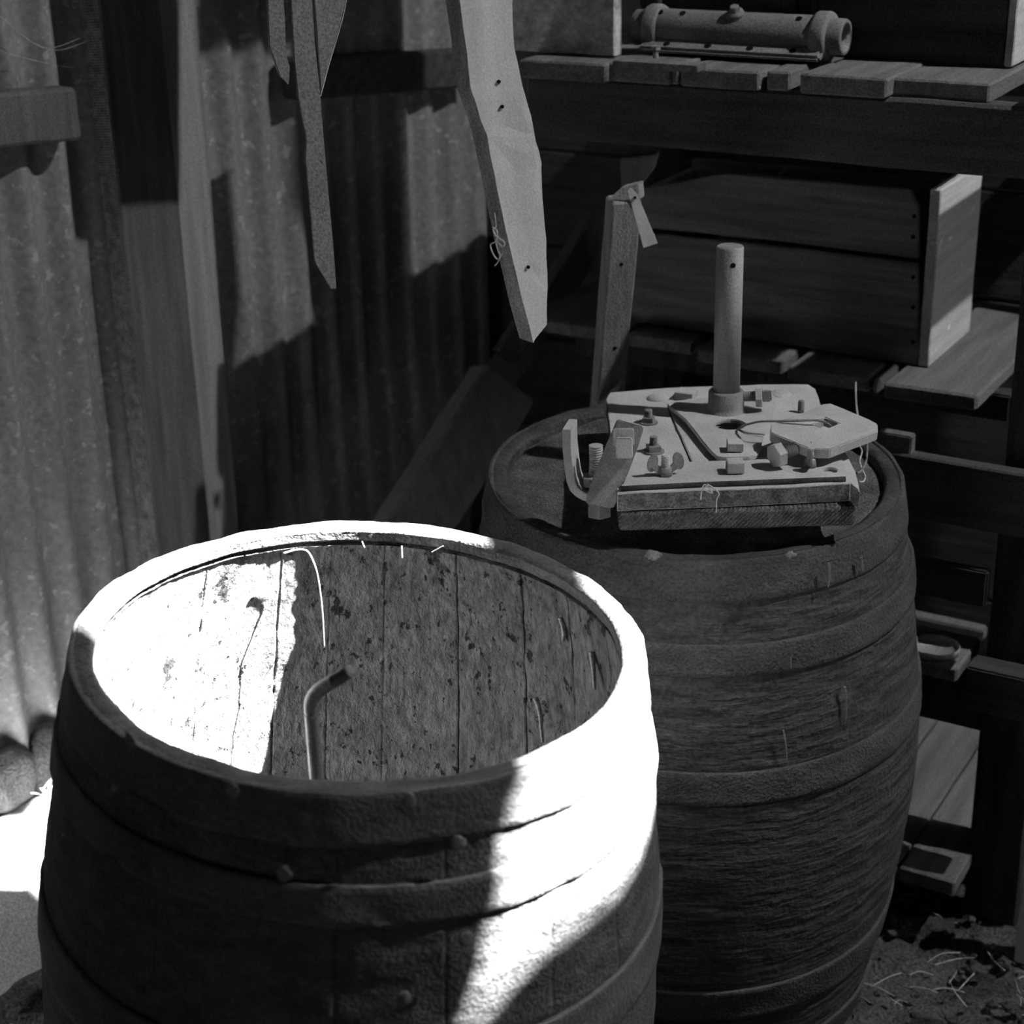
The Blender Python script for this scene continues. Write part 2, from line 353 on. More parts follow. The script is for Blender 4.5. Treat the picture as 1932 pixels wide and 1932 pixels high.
cb=barrel('closed_barrel','dusty black wooden barrel with a recessed lid under the plywood assembly',FA['rim'],FA['ax'],.285,.340,.8557,1.6,20,11,
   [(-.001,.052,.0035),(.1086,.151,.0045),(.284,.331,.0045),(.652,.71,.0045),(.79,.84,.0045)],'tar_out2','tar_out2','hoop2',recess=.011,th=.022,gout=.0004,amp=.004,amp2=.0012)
# recessed lid
bm=bmesh.new(); rings=[]; n=120
for k in range(46):
    r=.2655*k/45
    rings.append([bm.verts.new((0,0,FA['H']-.011))] if k==0 else [bm.verts.new((r*math.cos(2*math.pi*i/n),r*math.sin(2*math.pi*i/n),FA['H']-.011+.002*noise.noise(V3((r*math.cos(2*math.pi*i/n)*30,r*math.sin(2*math.pi*i/n)*30,0)))-(.004 if k>43 else 0))) for i in range(n)])
for a,b in zip(rings,rings[1:]):
    for i in range(n):
        j=(i+1)%n
        bm.faces.new((a[0],b[i],b[j])) if len(a)==1 else bm.faces.new((a[i],b[i],b[j],a[j]))
me=bpy.data.meshes.new('lid'); bm.to_mesh(me); bm.free(); me.materials.append(M['dust']); me.shade_smooth(); o=bpy.data.objects.new('lid',me); COL.objects.link(o); o.parent=cb
def on_bar(b,x,y,depth=0,far=True,dr=0):
    """point where the sight line meets the barrel wall"""
    d=ray(x,y); o=CAM-b['rim']; ax=b['ax']; dp=d-ax*d.dot(ax); op=o-ax*o.dot(ax); R=b['R']+dr
    A=dp.dot(dp); B=2*dp.dot(op); K=op.dot(op)-R*R; D=max(B*B-4*A*K,0); t=(-B+(1 if far else -1)*math.sqrt(D))/(2*A); return CAM+d*t
# ---- things in and on the open barrel
ro_top=atY(664,1264,1.50); ro_el=atY(585,1312,1.515); ro_dn=atY(598,1475,1.545)
dn=(ro_dn-ro_el).normalized(); ro_bot=ro_el+dn*.90
# keep the rod inside the barrel: foot on the barrel bottom
foot=FR['rim']-FR['ax']*(FR['H']-.062); k=(ro_el.z-foot.z)
ro_bot=V3((ro_el.x+dn.x/abs(dn.z)*k*.9,ro_el.y+dn.y/abs(dn.z)*k*.9,foot.z))
t=thing('bent_rod','bent steel rod with threaded end standing inside the open barrel','rod',ro_bot)
e=(ro_top-ro_el).normalized(); d2=(ro_bot-ro_el).normalized()
bend=[ro_el+e*.03,ro_el+e*.016,ro_el+e*.006+d2*.003,ro_el+d2*.010+e*.001,ro_el+d2*.022,ro_el+d2*.04]
link('shaft',tube([ro_bot,ro_el+d2*.5,ro_el+d2*.2]+bend[::-1]+[ro_el+e*.034],.0072,16),'rod',t,True)
link('threaded_end',screw(ro_el+e*.032,e,.0070,(ro_top-ro_el).length-.032,.0022),'rod',t)
# straw strand hanging over the back rim and lying along the groove
def rimpt(x,y,dr=-.02): return on_bar(FR,x,y,far=True,dr=dr)
pts=[rimpt(*p,-.0275) for p in [(535,1044),(560,1037),(580,1040)]]
pts+=[rimpt(*p,-.034) for p in [(592,1062),(600,1090),(607,1140),(610,1180),(612,1222)]]
tag(link('straw_strand',tube(pts,.0012,6,.6),'straw',smooth=True),'long pale straw stem hanging down inside the open barrel from its back rim','straw')
for i,(p,q,lb) in enumerate([((758,1030),(759,1052),'short straw stub hanging below the middle of the back rim'),((815,1042),(836,1030),'tiny slanting straw on the back rim of the open barrel'),((683,1022),(688,1033),'tiny straw stub left of the middle on the barrel back rim')]):
    tag(link('straw_stub',tube([rimpt(*p,-.026),rimpt(*q,-.032)],.0007,6,.7),'straw'),lb,'straw')
def crumb(name,c,r,m,seed,label,cat,sq=(1,1,.8)):
    bm=bmesh.new(); bmesh.ops.create_icosphere(bm,subdivisions=3,radius=r)
    for v in bm.verts:
        v.co=V3((v.co.x*sq[0],v.co.y*sq[1],v.co.z*sq[2]))*(1+.7*noise.noise(v.co/r*1.9+V3((seed,0,0)))); v.co+=c
    return tag(link(name,bm,m,smooth=True),label,cat)
for i,(x,y,lb) in enumerate([(735,994,'small rough lump on the outer back edge of the open barrel rim'),(843,1079,'small pale lump just under the back rim inside the open barrel')]):
    crumb('debris_lump',rimpt(x,y,0 if i==0 else -.024),.0035,'bank',i,lb,'debris')
crumb('debris_lump',atZ(1232,1047,.861),.0065,'blister',5,'rough clod at the left on the front rim of the dusty closed barrel','debris',(1.4,1,.8))
crumb('debris_lump',atZ(1492,1046,.861),.0055,'blister',8,'rough clod at the right on the front rim of the dusty closed barrel','debris')
# resin runs on the inside wall of the open barrel: parts of the barrel
def drip(pts,r,name='resin_run'):
    bm=tube([p for p in pts],r,10,.5,6)
    link(name,bm,'resin',fb,True)
for pp in ([(1010,1316),(1018,1340),(1021,1370),(1024,1400)],[(1116,1230),(1120,1262),(1122,1300)],[(1058,1165),(1064,1190),(1062,1210)]):
    drip([rimpt(*p,-.010) for p in pp],.0035)
# paint blisters on the front barrel outside: parts
for i,(x,y) in enumerate([(245,1395),(440,1490),(770,1510),(535,1648),(880,1770),(760,1885),(865,1590)]):
    c=on_bar(FR,x,y,far=False,dr=.012+min(.03,max(0,(y-1480)*.00009)))
    n=(c-FR['rim']); n=(n-FR['ax']*n.dot(FR['ax'])).normalized()
    bm=bmesh.new(); bmesh.ops.create_icosphere(bm,subdivisions=3,radius=.0065)
    for v in bm.verts:
        v.co*=1+.4*noise.noise(v.co*120+V3((i,0,0))); v.co-=n*(v.co.dot(n))*.8; v.co.z*=1.2; v.co+=c
    link('paint_blister',bm,'blister',fb,True)
for pp,r_ in ([(1564,1062),(1565,1085),(1563,1108)],.0028),([(1625,1052),(1627,1066),(1628,1078)],.003),([(1492,1240),(1493,1262)],.002),([(1594,1296),(1597,1325),(1596,1358)],.0028),([(1478,1378),(1483,1405),(1485,1435)],.002),([(1442,1098),(1450,1108)],.005):
    P_=[]
    for x,y in pp:
        dd=(y-905)*.00060; P_.append(on_bar(FA,x,y,far=False,dr=radius(FA['H']-dd,.285,.340,FA['H'],1.6)-.285+.001))
    link('dried_streak',tube(P_,r_*.7,6,.4,5),'blister',cb)
# ================================================================ PLYWOOD AND IRON ASSEMBLY ON THE CLOSED BARREL
ZB=.925
def tp(x,y,z=ZB): return atZ(x,y,z)
def cp(x,y,z=ZB): return atZ(1050+x/2.884,700+y/2.884,z)      # sight lines read from an enlargement of the lid
t=thing('mounting_board','plywood and iron assembly carrying an upright pipe, lying on the closed barrel','assembly',V3((.29,2.25,.845)))
ASM=t
top=[cp(330,668),cp(800,640),cp(1250,627),cp(1560,612),cp(1640,660),cp(1650,640),cp(1600,480),cp(1560,420),cp(1480,260),cp(1435,170),cp(1410,95),cp(1370,70),cp(1100,72),cp(610,90),cp(420,105),cp(290,120),cp(272,150),cp(300,560)]
top=[cp(330,668),cp(800,650),cp(1250,632),cp(1600,612),cp(1652,655),cp(1625,540),cp(1560,420),cp(1480,260),cp(1435,170),cp(1410,95),cp(1370,70),cp(1100,72),cp(610,90),cp(420,105),cp(290,115),cp(272,150),cp(300,420)]
top=[p for p in top]
slit=[cp(597,180),cp(605,178),cp(630,252),cp(737,492),cp(728,494),cp(622,255)]
link('upper_board',slab(top,V3((0,0,-.024)),.0025,[slit],(.0012,.03,60),1,1),['board','board_edge'],t)
zf=ZB-.0255
low=[cp(325,705,zf),cp(1000,680,zf),cp(1640,640,zf)]
fl=cp(332,668,ZB); frr=cp(1645,640,ZB)
dirx=(frr-fl).normalized(); diry=V3((-dirx.y,dirx.x,0)); 
lw=(frr-fl).length
c=fl+dirx*(lw/2)+diry*.06; c.z=zf-.013
link('lower_board',box(c,(dirx,diry,Z),(lw-.004,.12,.026),.0035,(.001,.03,60),3),'sawn',t)
c2=fl+dirx*(lw*.32)+diry*.27; c2.z=.86
link('cross_batten',box(V3((c2.x+.06,c2.y,.8745)),(dirx,diry,Z),(.26,.05,.052),.002),'board_edge',t)
# packing that holds the boards off the lid
for k in (.25,.75):
    c=fl+dirx*(lw*k)+diry*.16; link('foot_block',box(V3((c.x,c.y,.8545)),(dirx,diry,Z),(.035,.05,.033),.002),'board_edge',t)
# front bar plate
bz=ZB+.005
barp=[cp(350,632,bz),cp(900,607,bz),cp(1568,583,bz),cp(1577,575,bz),cp(1555,478,bz),cp(1500,465,bz),cp(1080,480,bz),cp(820,488,bz),cp(400,510,bz),cp(345,560,bz)]
holes=[circle(cp(1490,539,bz),V3((1,0,0)),V3((0,1,0)),.009,20)]
link('bar_plate',slab(barp,V3((0,0,-.005)),.0012,holes),'steel',t)
link('bar_groove_shade',tube([cp(352,640,ZB+.003),cp(800,618,ZB+.003),cp(1572,588,ZB+.003)],.0034,10),'leg',t,True)  # dark tube paints the shaded groove along the bar front
# centre plate carrying the collar
pz=ZB+.010
cen=[(612,190),(640,170),(720,150),(860,140),(1000,118),(1100,100),(1160,103),(1188,135),(1192,175),(1150,300),(1128,345),(1108,420),(1088,455),(1050,468),(900,470),(868,462),(830,425),(700,262)]
hc=cp(945,290,pz)
link('centre_plate',slab([cp(x,y,pz) for x,y in cen],V3((0,0,-.006)),.0012,[circle(hc,V3((1,0,0)),V3((0,1,0)),.0205,30)]),'steel',t)
link('hole_shadow_cup',lathe(V3((hc.x,hc.y,ZB+.0005)),Z,[(.0,0),(.0203,0),(.0203,.0005),(0,.0005)],30),'void',t)
# collar and pipe
cc=cp(921,212,pz); cc=V3((cc.x,cc.y+.0,pz))
RC=.0248; RP=.0185
zt=atP(1370,464,cc,V3((0,1,0))).z
zc=atP(1370,735,cc,V3((0,1,0))).z
col=link('collar',lathe(cc,Z,[(RC+.004,0),(RC+.001,.003),(RC,.008),(RC,zc-pz-.003),(RC-.003,zc-pz),(RP,zc-pz),(RP,0)],48),'steel_dark',t,True)
pb=lathe(V3((0,0,0)),Z,[(0,zc-pz-.01),(RP,zc-pz-.01),(RP,zt-pz-.0015),(RP-.0015,zt-pz),(0,zt-pz)],48)
for v in pb.verts: v.co+=cc; 
pi=link('upright_pipe',pb,'pipe',t); 
for pl in pi.data.polygons: pl.use_smooth=abs(pl.normal.z)<.5
hd=atP(1383,501,cc-V3((0,RP,0)),V3((0,1,0)))
dirh=(hd-V3((cc.x,cc.y,hd.z))).normalized()
link('pin_hole',lathe(V3((cc.x,cc.y,hd.z))+dirh*(RP-.004),dirh,[(0,0),(.0032,0),(.0036,.0043),(.0030,.0044),(.0026,.0041),(0,.0041)],18),'void',pi)
# set screw in the collar
sx=V3((1,-.15,.06)).normalized(); sc=V3((cc.x,cc.y,(pz+zc)/2+.004))+sx*RC
link('set_screw',screw(sc-sx*.002,sx,.0075,.040,.0028),'steel_dark',t)
link('hex_nut',nut(sc+sx*.016,sx,.0155,.009,6),'steel',t)
link('screw_head',nut(sc+sx*.026,sx,.0105,.010,4,.6),'steel_dark',t)
# nuts and bolts on the plates
def bolt_at(x,y,z0,rw,hn,rs,hs,sides=4,a0=.5,mn='steel_dark',washer=True,nm='bolt'):
    c=cp(x,y,z0); c.z=z0
    if washer: link('washer',lathe(c,Z,[(0,0),(rw*1.25,0),(rw*1.25,.002),(0,.002)],24),'steel_dark',t)
    o=link('nut',nut(c+Z*.002,Z,rw,hn,sides,a0),mn,t)
    if hs: link('bolt_end',screw(c+Z*(.002+hn-.001),Z,rs,hs),'steel_dark',t)
bolt_at(500,282,ZB,.0105,.007,.0055,.012,4,.5)
bolt_at(528,440,ZB,.0115,.008,.0055,.013,4,1)
bolt_at(1330,225,ZB,.006,.003,.0048,.014,4,.5,washer=False)
bolt_at(706,148,ZB,.0190,.010,.005,0,4,.35,'steel',False)
bolt_at(970,432,pz,.0145,.011,.005,0,4,.75,'steel',False)
bolt_at(970,550,bz,.0150,.014,.005,0,4,.78,'steel',False)
for x,y in ((550,150),(1215,128)):   # round coach bolt heads
    c=cp(x,y,ZB); link('coach_bolt_head',lathe(c,Z,[(0.0165,0),(.0155,.002),(.011,.0045),(.005,.006),(0,.0063)],28),'steel',t,True)
# wing nuts
def wing(c,dx,sz=1.,lab=''):
    w=link('wing_nut',lathe(c,Z,[(0,0),(.0085*sz,0),(.0075*sz,.012*sz),(0,.012*sz)],20),'steel_dark',t,True)
    dz=V3((0,0,1)); dy=dz.cross(dx).normalized()
    for s in (-1,1):
        pts=[]
        for a in range(20):
            th=2*math.pi*a/20; pts.append(c+dx*s*(.017+.0075*math.cos(th))*sz+dz*(.0185+.0115*math.sin(th)-.003*math.cos(th))*sz)
        bm=slab([p-dy*.0016 for p in pts],dy*.0032,.0008)
        merge(bm,slab([q-dy*.002 for q in (c+dx*s*.003*sz,c+dx*s*.016*sz+dz*.008*sz,c+dx*s*.021*sz+dz*.014*sz,c+dx*s*.012*sz+dz*.018*sz,c+dx*s*.004*sz+dz*.010*sz)],dy*.004,.0006))
        link('wing',bm,'steel_dark',w)
    link('bolt_end',screw(c+dz*.010*sz,dz,.0058*sz,.018*sz),'steel',w)
wing(cp(592,568,bz)+Z*0,V3((.98,.2,0)).normalized())
wing(cp(1380,520,bz)+Z*0,V3((.15,.99,0)).normalized(),.95)
# U strap bracket with square nuts at the left end
def strap(pts,w,th,side,m,bev=.0008):
    """flat strap following pts, width along side"""
    bm=bmesh.new(); rows=[]
    n=len(pts)
    for i,p in enumerate(pts):
        d=(pts[min(i+1,n-1)]-pts[max(i-1,0)]).normalized(); nn=side.cross(d).normalized()
        rows.append([bm.verts.new(p+side*s*w/2+nn*k*th/2) for s,k in ((-1,-1),(1,-1),(1,1),(-1,1))])
    for a,b in zip(rows,rows[1:]):
        for i in range(4): bm.faces.new((a[i],a[(i+1)%4],b[(i+1)%4],b[i]))
    bm.faces.new(rows[0]); bm.faces.new(rows[-1]); bmesh.ops.recalc_face_normals(bm,faces=bm.faces)
    es=[e for e in bm.edges if len(e.link_faces)==2 and e.calc_face_angle(0)>.8]
    bmesh.ops.bevel(bm,geom=es,offset=bev,segments=2,affect='EDGES'); return bm
def cY(x,y,Y): return atY(1050+x/2.884,700+y/2.884,Y)
YB=2.10
sp=[cY(72,290,YB),cY(74,400,YB),cY(84,500,YB),cY(95,570,YB),cY(110,610,YB),cY(135,635,YB),cY(165,652,YB),cY(230,668,YB),cY(330,668,YB)]
Ub=link('strap_bracket',strap(sp,.042,.011,V3((.25,1,0)).normalized(),None),'steel',t,False)
fpts=[(330,262),(345,268),(470,303),(468,330),(440,420),(395,540),(312,742),(302,748),(160,722),(160,695),(205,560),(270,400),(318,290)]
YF=2.06
nrm=V3((-.15,-1,.25)).normalized(); P0=cY(310,500,YF)
arm=[atP(1050+x/2.884,700+y/2.884,P0,nrm) for x,y in fpts]
link('strap_arm',slab(arm,-nrm*.008,.0015),'steel_dark',t)
c=atP(1050+366/2.884,700+358/2.884,P0,nrm); sx=V3((1,0,0)); sx=(sx-nrm*sx.dot(nrm)).normalized(); sy=nrm.cross(sx).normalized()
link('square_nut',box(c+nrm*.004,(sx,sy,nrm),(.026,.022,.010),.0012),'steel',t)
c=atP(1050+372/2.884,700+412/2.884,P0,nrm); link('square_nut',box(c+nrm*.010,(sx,sy,nrm),(.0205,.026,.018),.0015),'steel',t)
c=cY(215,560,YB-.0); link('threaded_stud',screw(c-Z*.012,Z,.0092,.052,.0032),'steel',t)
link('stud_nut',nut(c-Z*.014,Z,.019,.012,6),'steel_dark',t)
c=cY(232,750,YB-.01); link('under_nut',nut(V3((c.x,c.y,ZB-.052)),Z,.0165,.026,6),'steel_dark',t)
# frayed string tied round the split in the board edge
yq=fl.y-.003
tag(link('frayed_string',(lambda b:(merge(b,tube([cY(820,615,yq),cY(860,640,yq),cY(885,668,yq),cY(872,700,yq),cY(870,770,yq)],.0009,6)),b)[1])(tube([cY(785,700,yq),cY(790,650,yq),cY(808,618,yq),cY(850,665,yq),cY(800,640,yq),cY(835,620,yq)],.0009,6)),'string'),'frayed pale string caught on the front edge of the plywood board','string')
# ---- loose cornered plate with a square hole
pz2=.962
A=cp(1165,290,pz2); Bq=cp(1745,300,pz2)
pen=[(1165,290),(1330,228),(1445,180),(1490,174),(1700,262),(1745,285),(1750,325),(1490,425),(1380,422),(1165,335)]
pn=V3((.04,-.10,1)).normalized(); pc=cp(1450,300,pz2)
pl_=lambda x,y:atP(1050+x/2.884,700+y/2.884,pc,pn)
sq=[(1395,290),(1463,250),(1538,284),(1452,320)]
sp_=thing('square_hole_plate','thick six-sided iron plate with a square hole, propped at the right of the pipe','plate',V3((pc.x,pc.y,ZB)))
link('plate_body',slab([pl_(*p) for p in pen],-pn*.014,.0012,[[pl_(*p) for p in sq]],(.0006,.03,60),2),'steel',sp_)
q0=pl_(1300,350)-pn*.014
hb=V3((-.85,-.45,-.12)).normalized(); hc0=pl_(1300,392)-pn*.008
link('bolt_shank',screw(hc0,hb,.0085,.026,.0028),'steel_dark',sp_)
link('bolt_head',nut(hc0+hb*.022,hb,.0165,.012,6,.4),'steel',sp_)
# ---- wires
tag(link('looped_wire',tube([cp(985,318,pz),cp(1010,300,pz+.01),cp(1060,285,pz+.02),cp(1120,274,pz+.03),cp(1250,272,pz2+.006),cp(1400,268,pz2+.008),cp(1450,274,pz2+.006),cp(1480,290,pz2+.001),cp(1495,305,pz2-.008)],.0016,8),'steel_dark'),'thin wire looping from the round hole to the square hole','wire')
tag(link('curved_wire',tube([cp(990,315,pz+.001),cp(1040,335,pz+.002),cp(1110,343,pz+.003),cp(1130,346,pz+.004)],.0011,6),'steel_dark'),'short thin wire curving across the centre plate below the long loop','wire')
tag(link('upright_wire',tube([cY(1628,60,2.42),cY(1628,120,2.41),cY(1632,190,2.40),cY(1640,243,2.38),cY(1660,330,2.37)],.0014,8),'steel'),'straight wire end sticking up behind the square hole plate','wire')
tag(link('hanging_wire',tube([cY(1688,345,2.2),cY(1690,420,2.19),cY(1684,490,2.18),cY(1655,545,2.17),cY(1635,555,2.165)],.0016,8),'steel_dark'),'dark wire dangling from the right end of the square hole plate','wire')
tag(link('curled_string',tube([cY(1650,408,2.21),cY(1662,440,2.21),cY(1650,490,2.20),cY(1665,540,2.19),cY(1680,575,2.18),cY(1668,602,2.17),cY(1645,600,2.165)],.0012,8),'string'),'pale curled string beside the dangling wire on the closed barrel','string')
# ================================================================ LEFT WALL TIMBERS
pf=.062
TL=atW(240,500,pf); tl=(TL-WA).dot(WD); tr=(atW(350,500,pf)-WA).dot(WD)
pt=thing('wall_post','tall rough sawn timber post standing against the corrugated iron wall','post',WA+WD*((tl+tr)/2)+WN*.06)
wpost=tr-tl; cpt=WA+WD*((tl+tr)/2)
bm=box(cpt+WN*(pf/2+.006)+Z*1.75,(WD,-WN,Z),(wpost,pf-.012,3.55),.003,(.0012,.08,20),4)
for f in bm.faces:
    if f.normal.dot(WD)<-.8: f.material_index=1
link('timber',bm,['post','sawn_h'],pt)
t2=(atW(408,500,.046)-WA).dot(WD); t1=tr+.001
link('cover_strip',box(WA+WD*((t1+t2)/2)+WN*.0295+Z*1.75,(WD,-WN,Z),(t2-t1,.034,3.55),.003,(.0015,.07,30),9),'post_pale',pt)
# girts
def girt(name,label,p0,p1,h,off,m,seed):
    a=atW(*p0,off); b=atW(*p1,off); mid=(a+b)/2
    d=(b-a).normalized(); bm=box(mid-Z*(h/2)-WN*(off/2)+WN*.006,(d,d.cross(Z).normalized()*1,Z),((b-a).length,off-.012,h),.006,(.003,.05,25),seed)
    return tag(link(name,bm,m),label,'beam')
g=girt('wall_girt','dusty grey timber rail on the iron wall left of the post, leaf on top',(-60,181),(147,165),.082,.07,'post',3)
girt('wall_girt','dark timber rail on the iron wall, behind the hanging strip',(560,110),(905,92),.075,.06,'wood_dark',6)
# dry leaf on the left rail
lf=atW(66,168,.070); lf=atZ(66,146,lf.z-.002)
bm=bmesh.new(); pts=[(-.016,0,.0),(-.006,.004,.004),(.008,.003,.006),(.012,-.003,.0),(.010,-.005,-.001),(-.004,-.003,.001)]
tag(link('dry_leaf',slab([lf+V3((0,0,.006))+WD*x+WN*y+Z*z for x,y,z in pts],V3((0,0,-.0015)),.0003),'straw'),'small pale dry leaf lying on the left wall rail','leaf')
for i,(a,b,c_) in enumerate([((0,30),(80,90),(150,72)),((10,100),(90,120),(140,128)),((60,80),(110,95),(170,75))]):
    tag(link('cobweb_strand',tube([atW(*a,.03),atW(*b,.06),atW(*c_,.1)],.0005,5),'string'),'fine cobweb strand stretched between iron wall and post','cobweb','cobweb strands beside the post')
# ================================================================ HANGING PIECES
def c2(x,y,Y): return atY(450+x*.36232,y*.36232,Y)
def c2p(x,y,P,n): return atP(450+x*.36232,y*.36232,P,n)
rf=3.45
# big split plank: face + ragged left side
hn=V3((.42,-.9,.05)).normalized(); HP=c2(1300,600,2.0)
face=[(1150,0),(1190,280),(1215,480),(1290,700),(1340,950),(1400,1250),(1450,1450),(1535,1790),(1545,1772),(1605,1690),(1608,1500),(1600,1250),(1580,1040),(1580,850),(1550,740),(1525,600),(1480,450),(1435,250),(1422,0)]
P=[c2p(x,y,HP,hn) for x,y in face]
topl=c2p(1130,-160,HP,hn); topr=c2p(1412,-160,HP,hn); up=V3((topl.x,topl.y,topl.z))
e0=P[0]+(P[0]-P[1])*0; P=[topl]+P+[topr]
th=.030
def plank_split():
    bm=bmesh.new(); sd=(-V3((.62,.0,0))-V3((0,0,0))).normalized()
    back=V3((-.55,.83,0)).normalized()*th
    b=slab(P,back,0,side_mat=1)
    bmesh.ops.triangulate(b,faces=b.faces); rough(b,.0016,.02,40,5); return b
t=thing('hanging_split_plank','broad pale ragged plank hanging point-down in the middle of the picture','plank',V3((HP.x,HP.y,c2p(1535,1800,HP,hn).z)))
link('plank_body',plank_split(),['split','split_edge'],t)
for x,y in ((1353,425),(1370,555),(1506,1390)):
    c=c2p(x,y,HP,hn); link('nail_hole',lathe(c+hn*.0008,hn,[(0,0),(.0022,0),(.0022,.0012),(0,.0012)],12),'void',t)
sg=[(1333,1110),(1340,1180),(1325,1195),(1345,1240),(1335,1260),(1312,1275),(1325,1320),(1350,1350),(1375,1318)]
sg2=[(1322,1182),(1345,1200),(1352,1235),(1385,1262),(1375,1282),(1350,1260),(1338,1250),(1350,1300),(1362,1330),(1350,1365),(1333,1385)]
bm=tube([c2(x,y,1.99) for x,y in sg],.0010,6); merge(bm,tube([c2(x,y,1.985) for x,y in sg2],.0010,6))
tag(link('knotted_twine',bm,'string'),'tangled pale twine dangling from the left edge of the split plank','string')
# pointed strip
Ys=2.1; sn=V3((.25,-.97,0)).normalized(); SP=c2(400,700,Ys)
st=[(272,0),(290,300),(310,500),(335,640),(352,700),(353,760),(347,820),(360,950),(378,1150),(395,1365),(480,1505),(510,1505),(500,1350),(480,1130),(465,960),(440,680),(425,480),(400,240),(383,0),(376,-130),(265,-130)]
tag(link('pointed_strip',slab([c2p(x,y,SP,sn) for x,y in st],-sn*.006,.0008),'strip'),'long narrow strip with a slanted pointed end and a notch, hanging before the wall','strip')
YS2=2.25; SP2=c2(200,100,YS2)
st2=[(150,0),(160,240),(215,400),(262,445),(268,350),(248,280),(242,100),(236,0),(230,-130),(142,-130)]
tag(link('short_strip',slab([c2p(x,y,SP2,sn) for x,y in st2],-sn*.01,.001),'strip'),'short dark strip hanging left of the long pointed strip','strip')
SP3=c2(450,100,2.3)
st3=[(395,0),(415,300),(430,500),(500,240),(560,0),(590,-130),(385,-130)]
tag(link('triangular_offcut',slab([c2p(x,y,SP3,sn) for x,y in st3],-sn*.006,.001),'strip'),'dark triangular sheet narrowing downward right of the pointed strip','sheet')
tag(link('hanging_thread',tube([c2(565,-20,2.28),c2(540,100,2.28),c2(470,340,2.27),c2(428,500,2.26)],.0008,6),'string'),'thin thread running down the edge of the triangular sheet','string')
# ================================================================ DIAGONAL BRACES
def brace(label,p0,p1,w,th_,Y0,Y1,m,seed,n=V3((0,-1,.3))):
    a=atY(*p0,Y0); b=atY(*p1,Y1); return tag(link('diagonal_brace',beam(a,b,n,w,th_,.004,(.002,.05,20),seed),m),label,'brace')
a=atY(775,1000,2.95); b=atY(950,722,3.12); d=(b-a)
a2=a-d*(a.z/d.z) if d.z else a
bt=thing('leaning_timber','thick broken timber leaning at an angle behind the two barrels','timber',V3((a2.x,a2.y,0)))
link('beam_body',beam(a2+d.normalized()*.05,b,V3((.35,-1,.1)),.125,.07,.006,(.003,.04,18),2),'post_pale',bt)
a=atY(930,735,3.2); b=atY(1135,415,3.35)
tag(link('diagonal_brace',beam(a,b,V3((.35,-1,.1)),.060,.04,.004,(.002,.05,20),7),'post'),'slim slanting brace rising to the right behind the hanging plank','brace')
a=atY(950,675,3.12); b=atY(1015,580,3.16)
tag(link('notched_offcut',beam(a,b,V3((.2,-1,.3)),.045,.05,.003,(.002,.03,20),4),'post'),'short notched wood end on top of the slanting brace','offcut')
# ================================================================ WORKBENCH
vb=2.42
bt=thing('workbench','heavy timber workbench with plank top, deep front beam and lower shelves','workbench',U*-.9+V*2.7)
ztop=1.356
def ct(x,y,z=ztop): return atZ(940+x/1.9476,y/1.9476,z)
pls=[((75,222),(395,231),0),((400,232),(632,246),.0),((636,246),(664,249),.0),((668,250),(962,264),0),((985,262),(1075,270),0),((1108,285),(1428,292),0),((1445,291),(1808,303),0)]
for i,(a,b,_) in enumerate(pls):
    A_=ct(*a); B_=ct(*b); vf=(A_.dot(V)+B_.dot(V))/2; vk=3.15
    ua=atV(940+a[0]/1.9476,a[1]/1.9476,vf).dot(U); ub=atV(940+b[0]/1.9476,b[1]/1.9476,vf).dot(U); w=ub-ua; cu_=(ua+ub)/2
    link('top_plank',box(U*cu_+V*((vf+vk)/2)+Z*(ztop-.014+.0015*(i%3)),(U,V,Z),(w-.001,vk-vf,.028),.003,(.0015,.06,18),i),'wood_v',bt)
for k,u in enumerate((-.575,)):
    link('top_plank',box(U*(u+.0)+V*2.79+Z*(ztop-.018),(U,V,Z),(.11,.74,.028),.004,(.0015,.06,18),k+20),'wood_v',bt)
link('front_beam',box(U*-.96+V*(vb+.02)+Z*1.281,(U,V,Z),(.90,.045,.098),.005,(.002,.06,12),2),'wood_u',bt)
link('back_beam',box(U*-.96+V*3.10+Z*1.281,(U,V,Z),(.90,.045,.098),.005),'wood_u',bt)
legu=(atV(1905,600,vb).dot(U)+.045)
link('leg',box(U*legu+V*(vb+.075)+Z*.615,(U,V,Z),(.088,.07,1.235),.004,(.0015,.08,10),3),'leg',bt)
link('leg',box(U*(legu)+V*3.08+Z*.615,(U,V,Z),(.088,.07,1.235),.004),'leg',bt)
link('leg',box(U*-1.50+V*3.08+Z*.615,(U,V,Z),(.088,.07,1.235),.004),'leg',bt)
# lower shelf planks (run front to back)
zs=.85
sh=[((985,598),(1180,622)),((1184,622),(1308,650)),((1313,648),(1480,689)),((1484,689),(1642,713)),((1646,712),(1662,716)),((1666,716),(1845,754))]
for i,(a,b) in enumerate(sh):
    A_=atZ(*a,zs); B_=atZ(*b,zs); vf=(A_.dot(V)+B_.dot(V))/2; ua=atV(*a,vf).dot(U); ub=atV(*b,vf).dot(U)
    link('shelf_plank',box(U*((ua+ub)/2)+V*((vf+3.12)/2)+Z*(zs-.013),(U,V,Z),(ub-ua-.003,3.12-vf,.026),.004,(.0015,.05,18),i+4),'wood_v',bt)
link('shelf_bearer',box(U*-1.08+V*2.72+Z*.800,(U,V,Z),(.80,.04,.045),.003),'leg',bt)
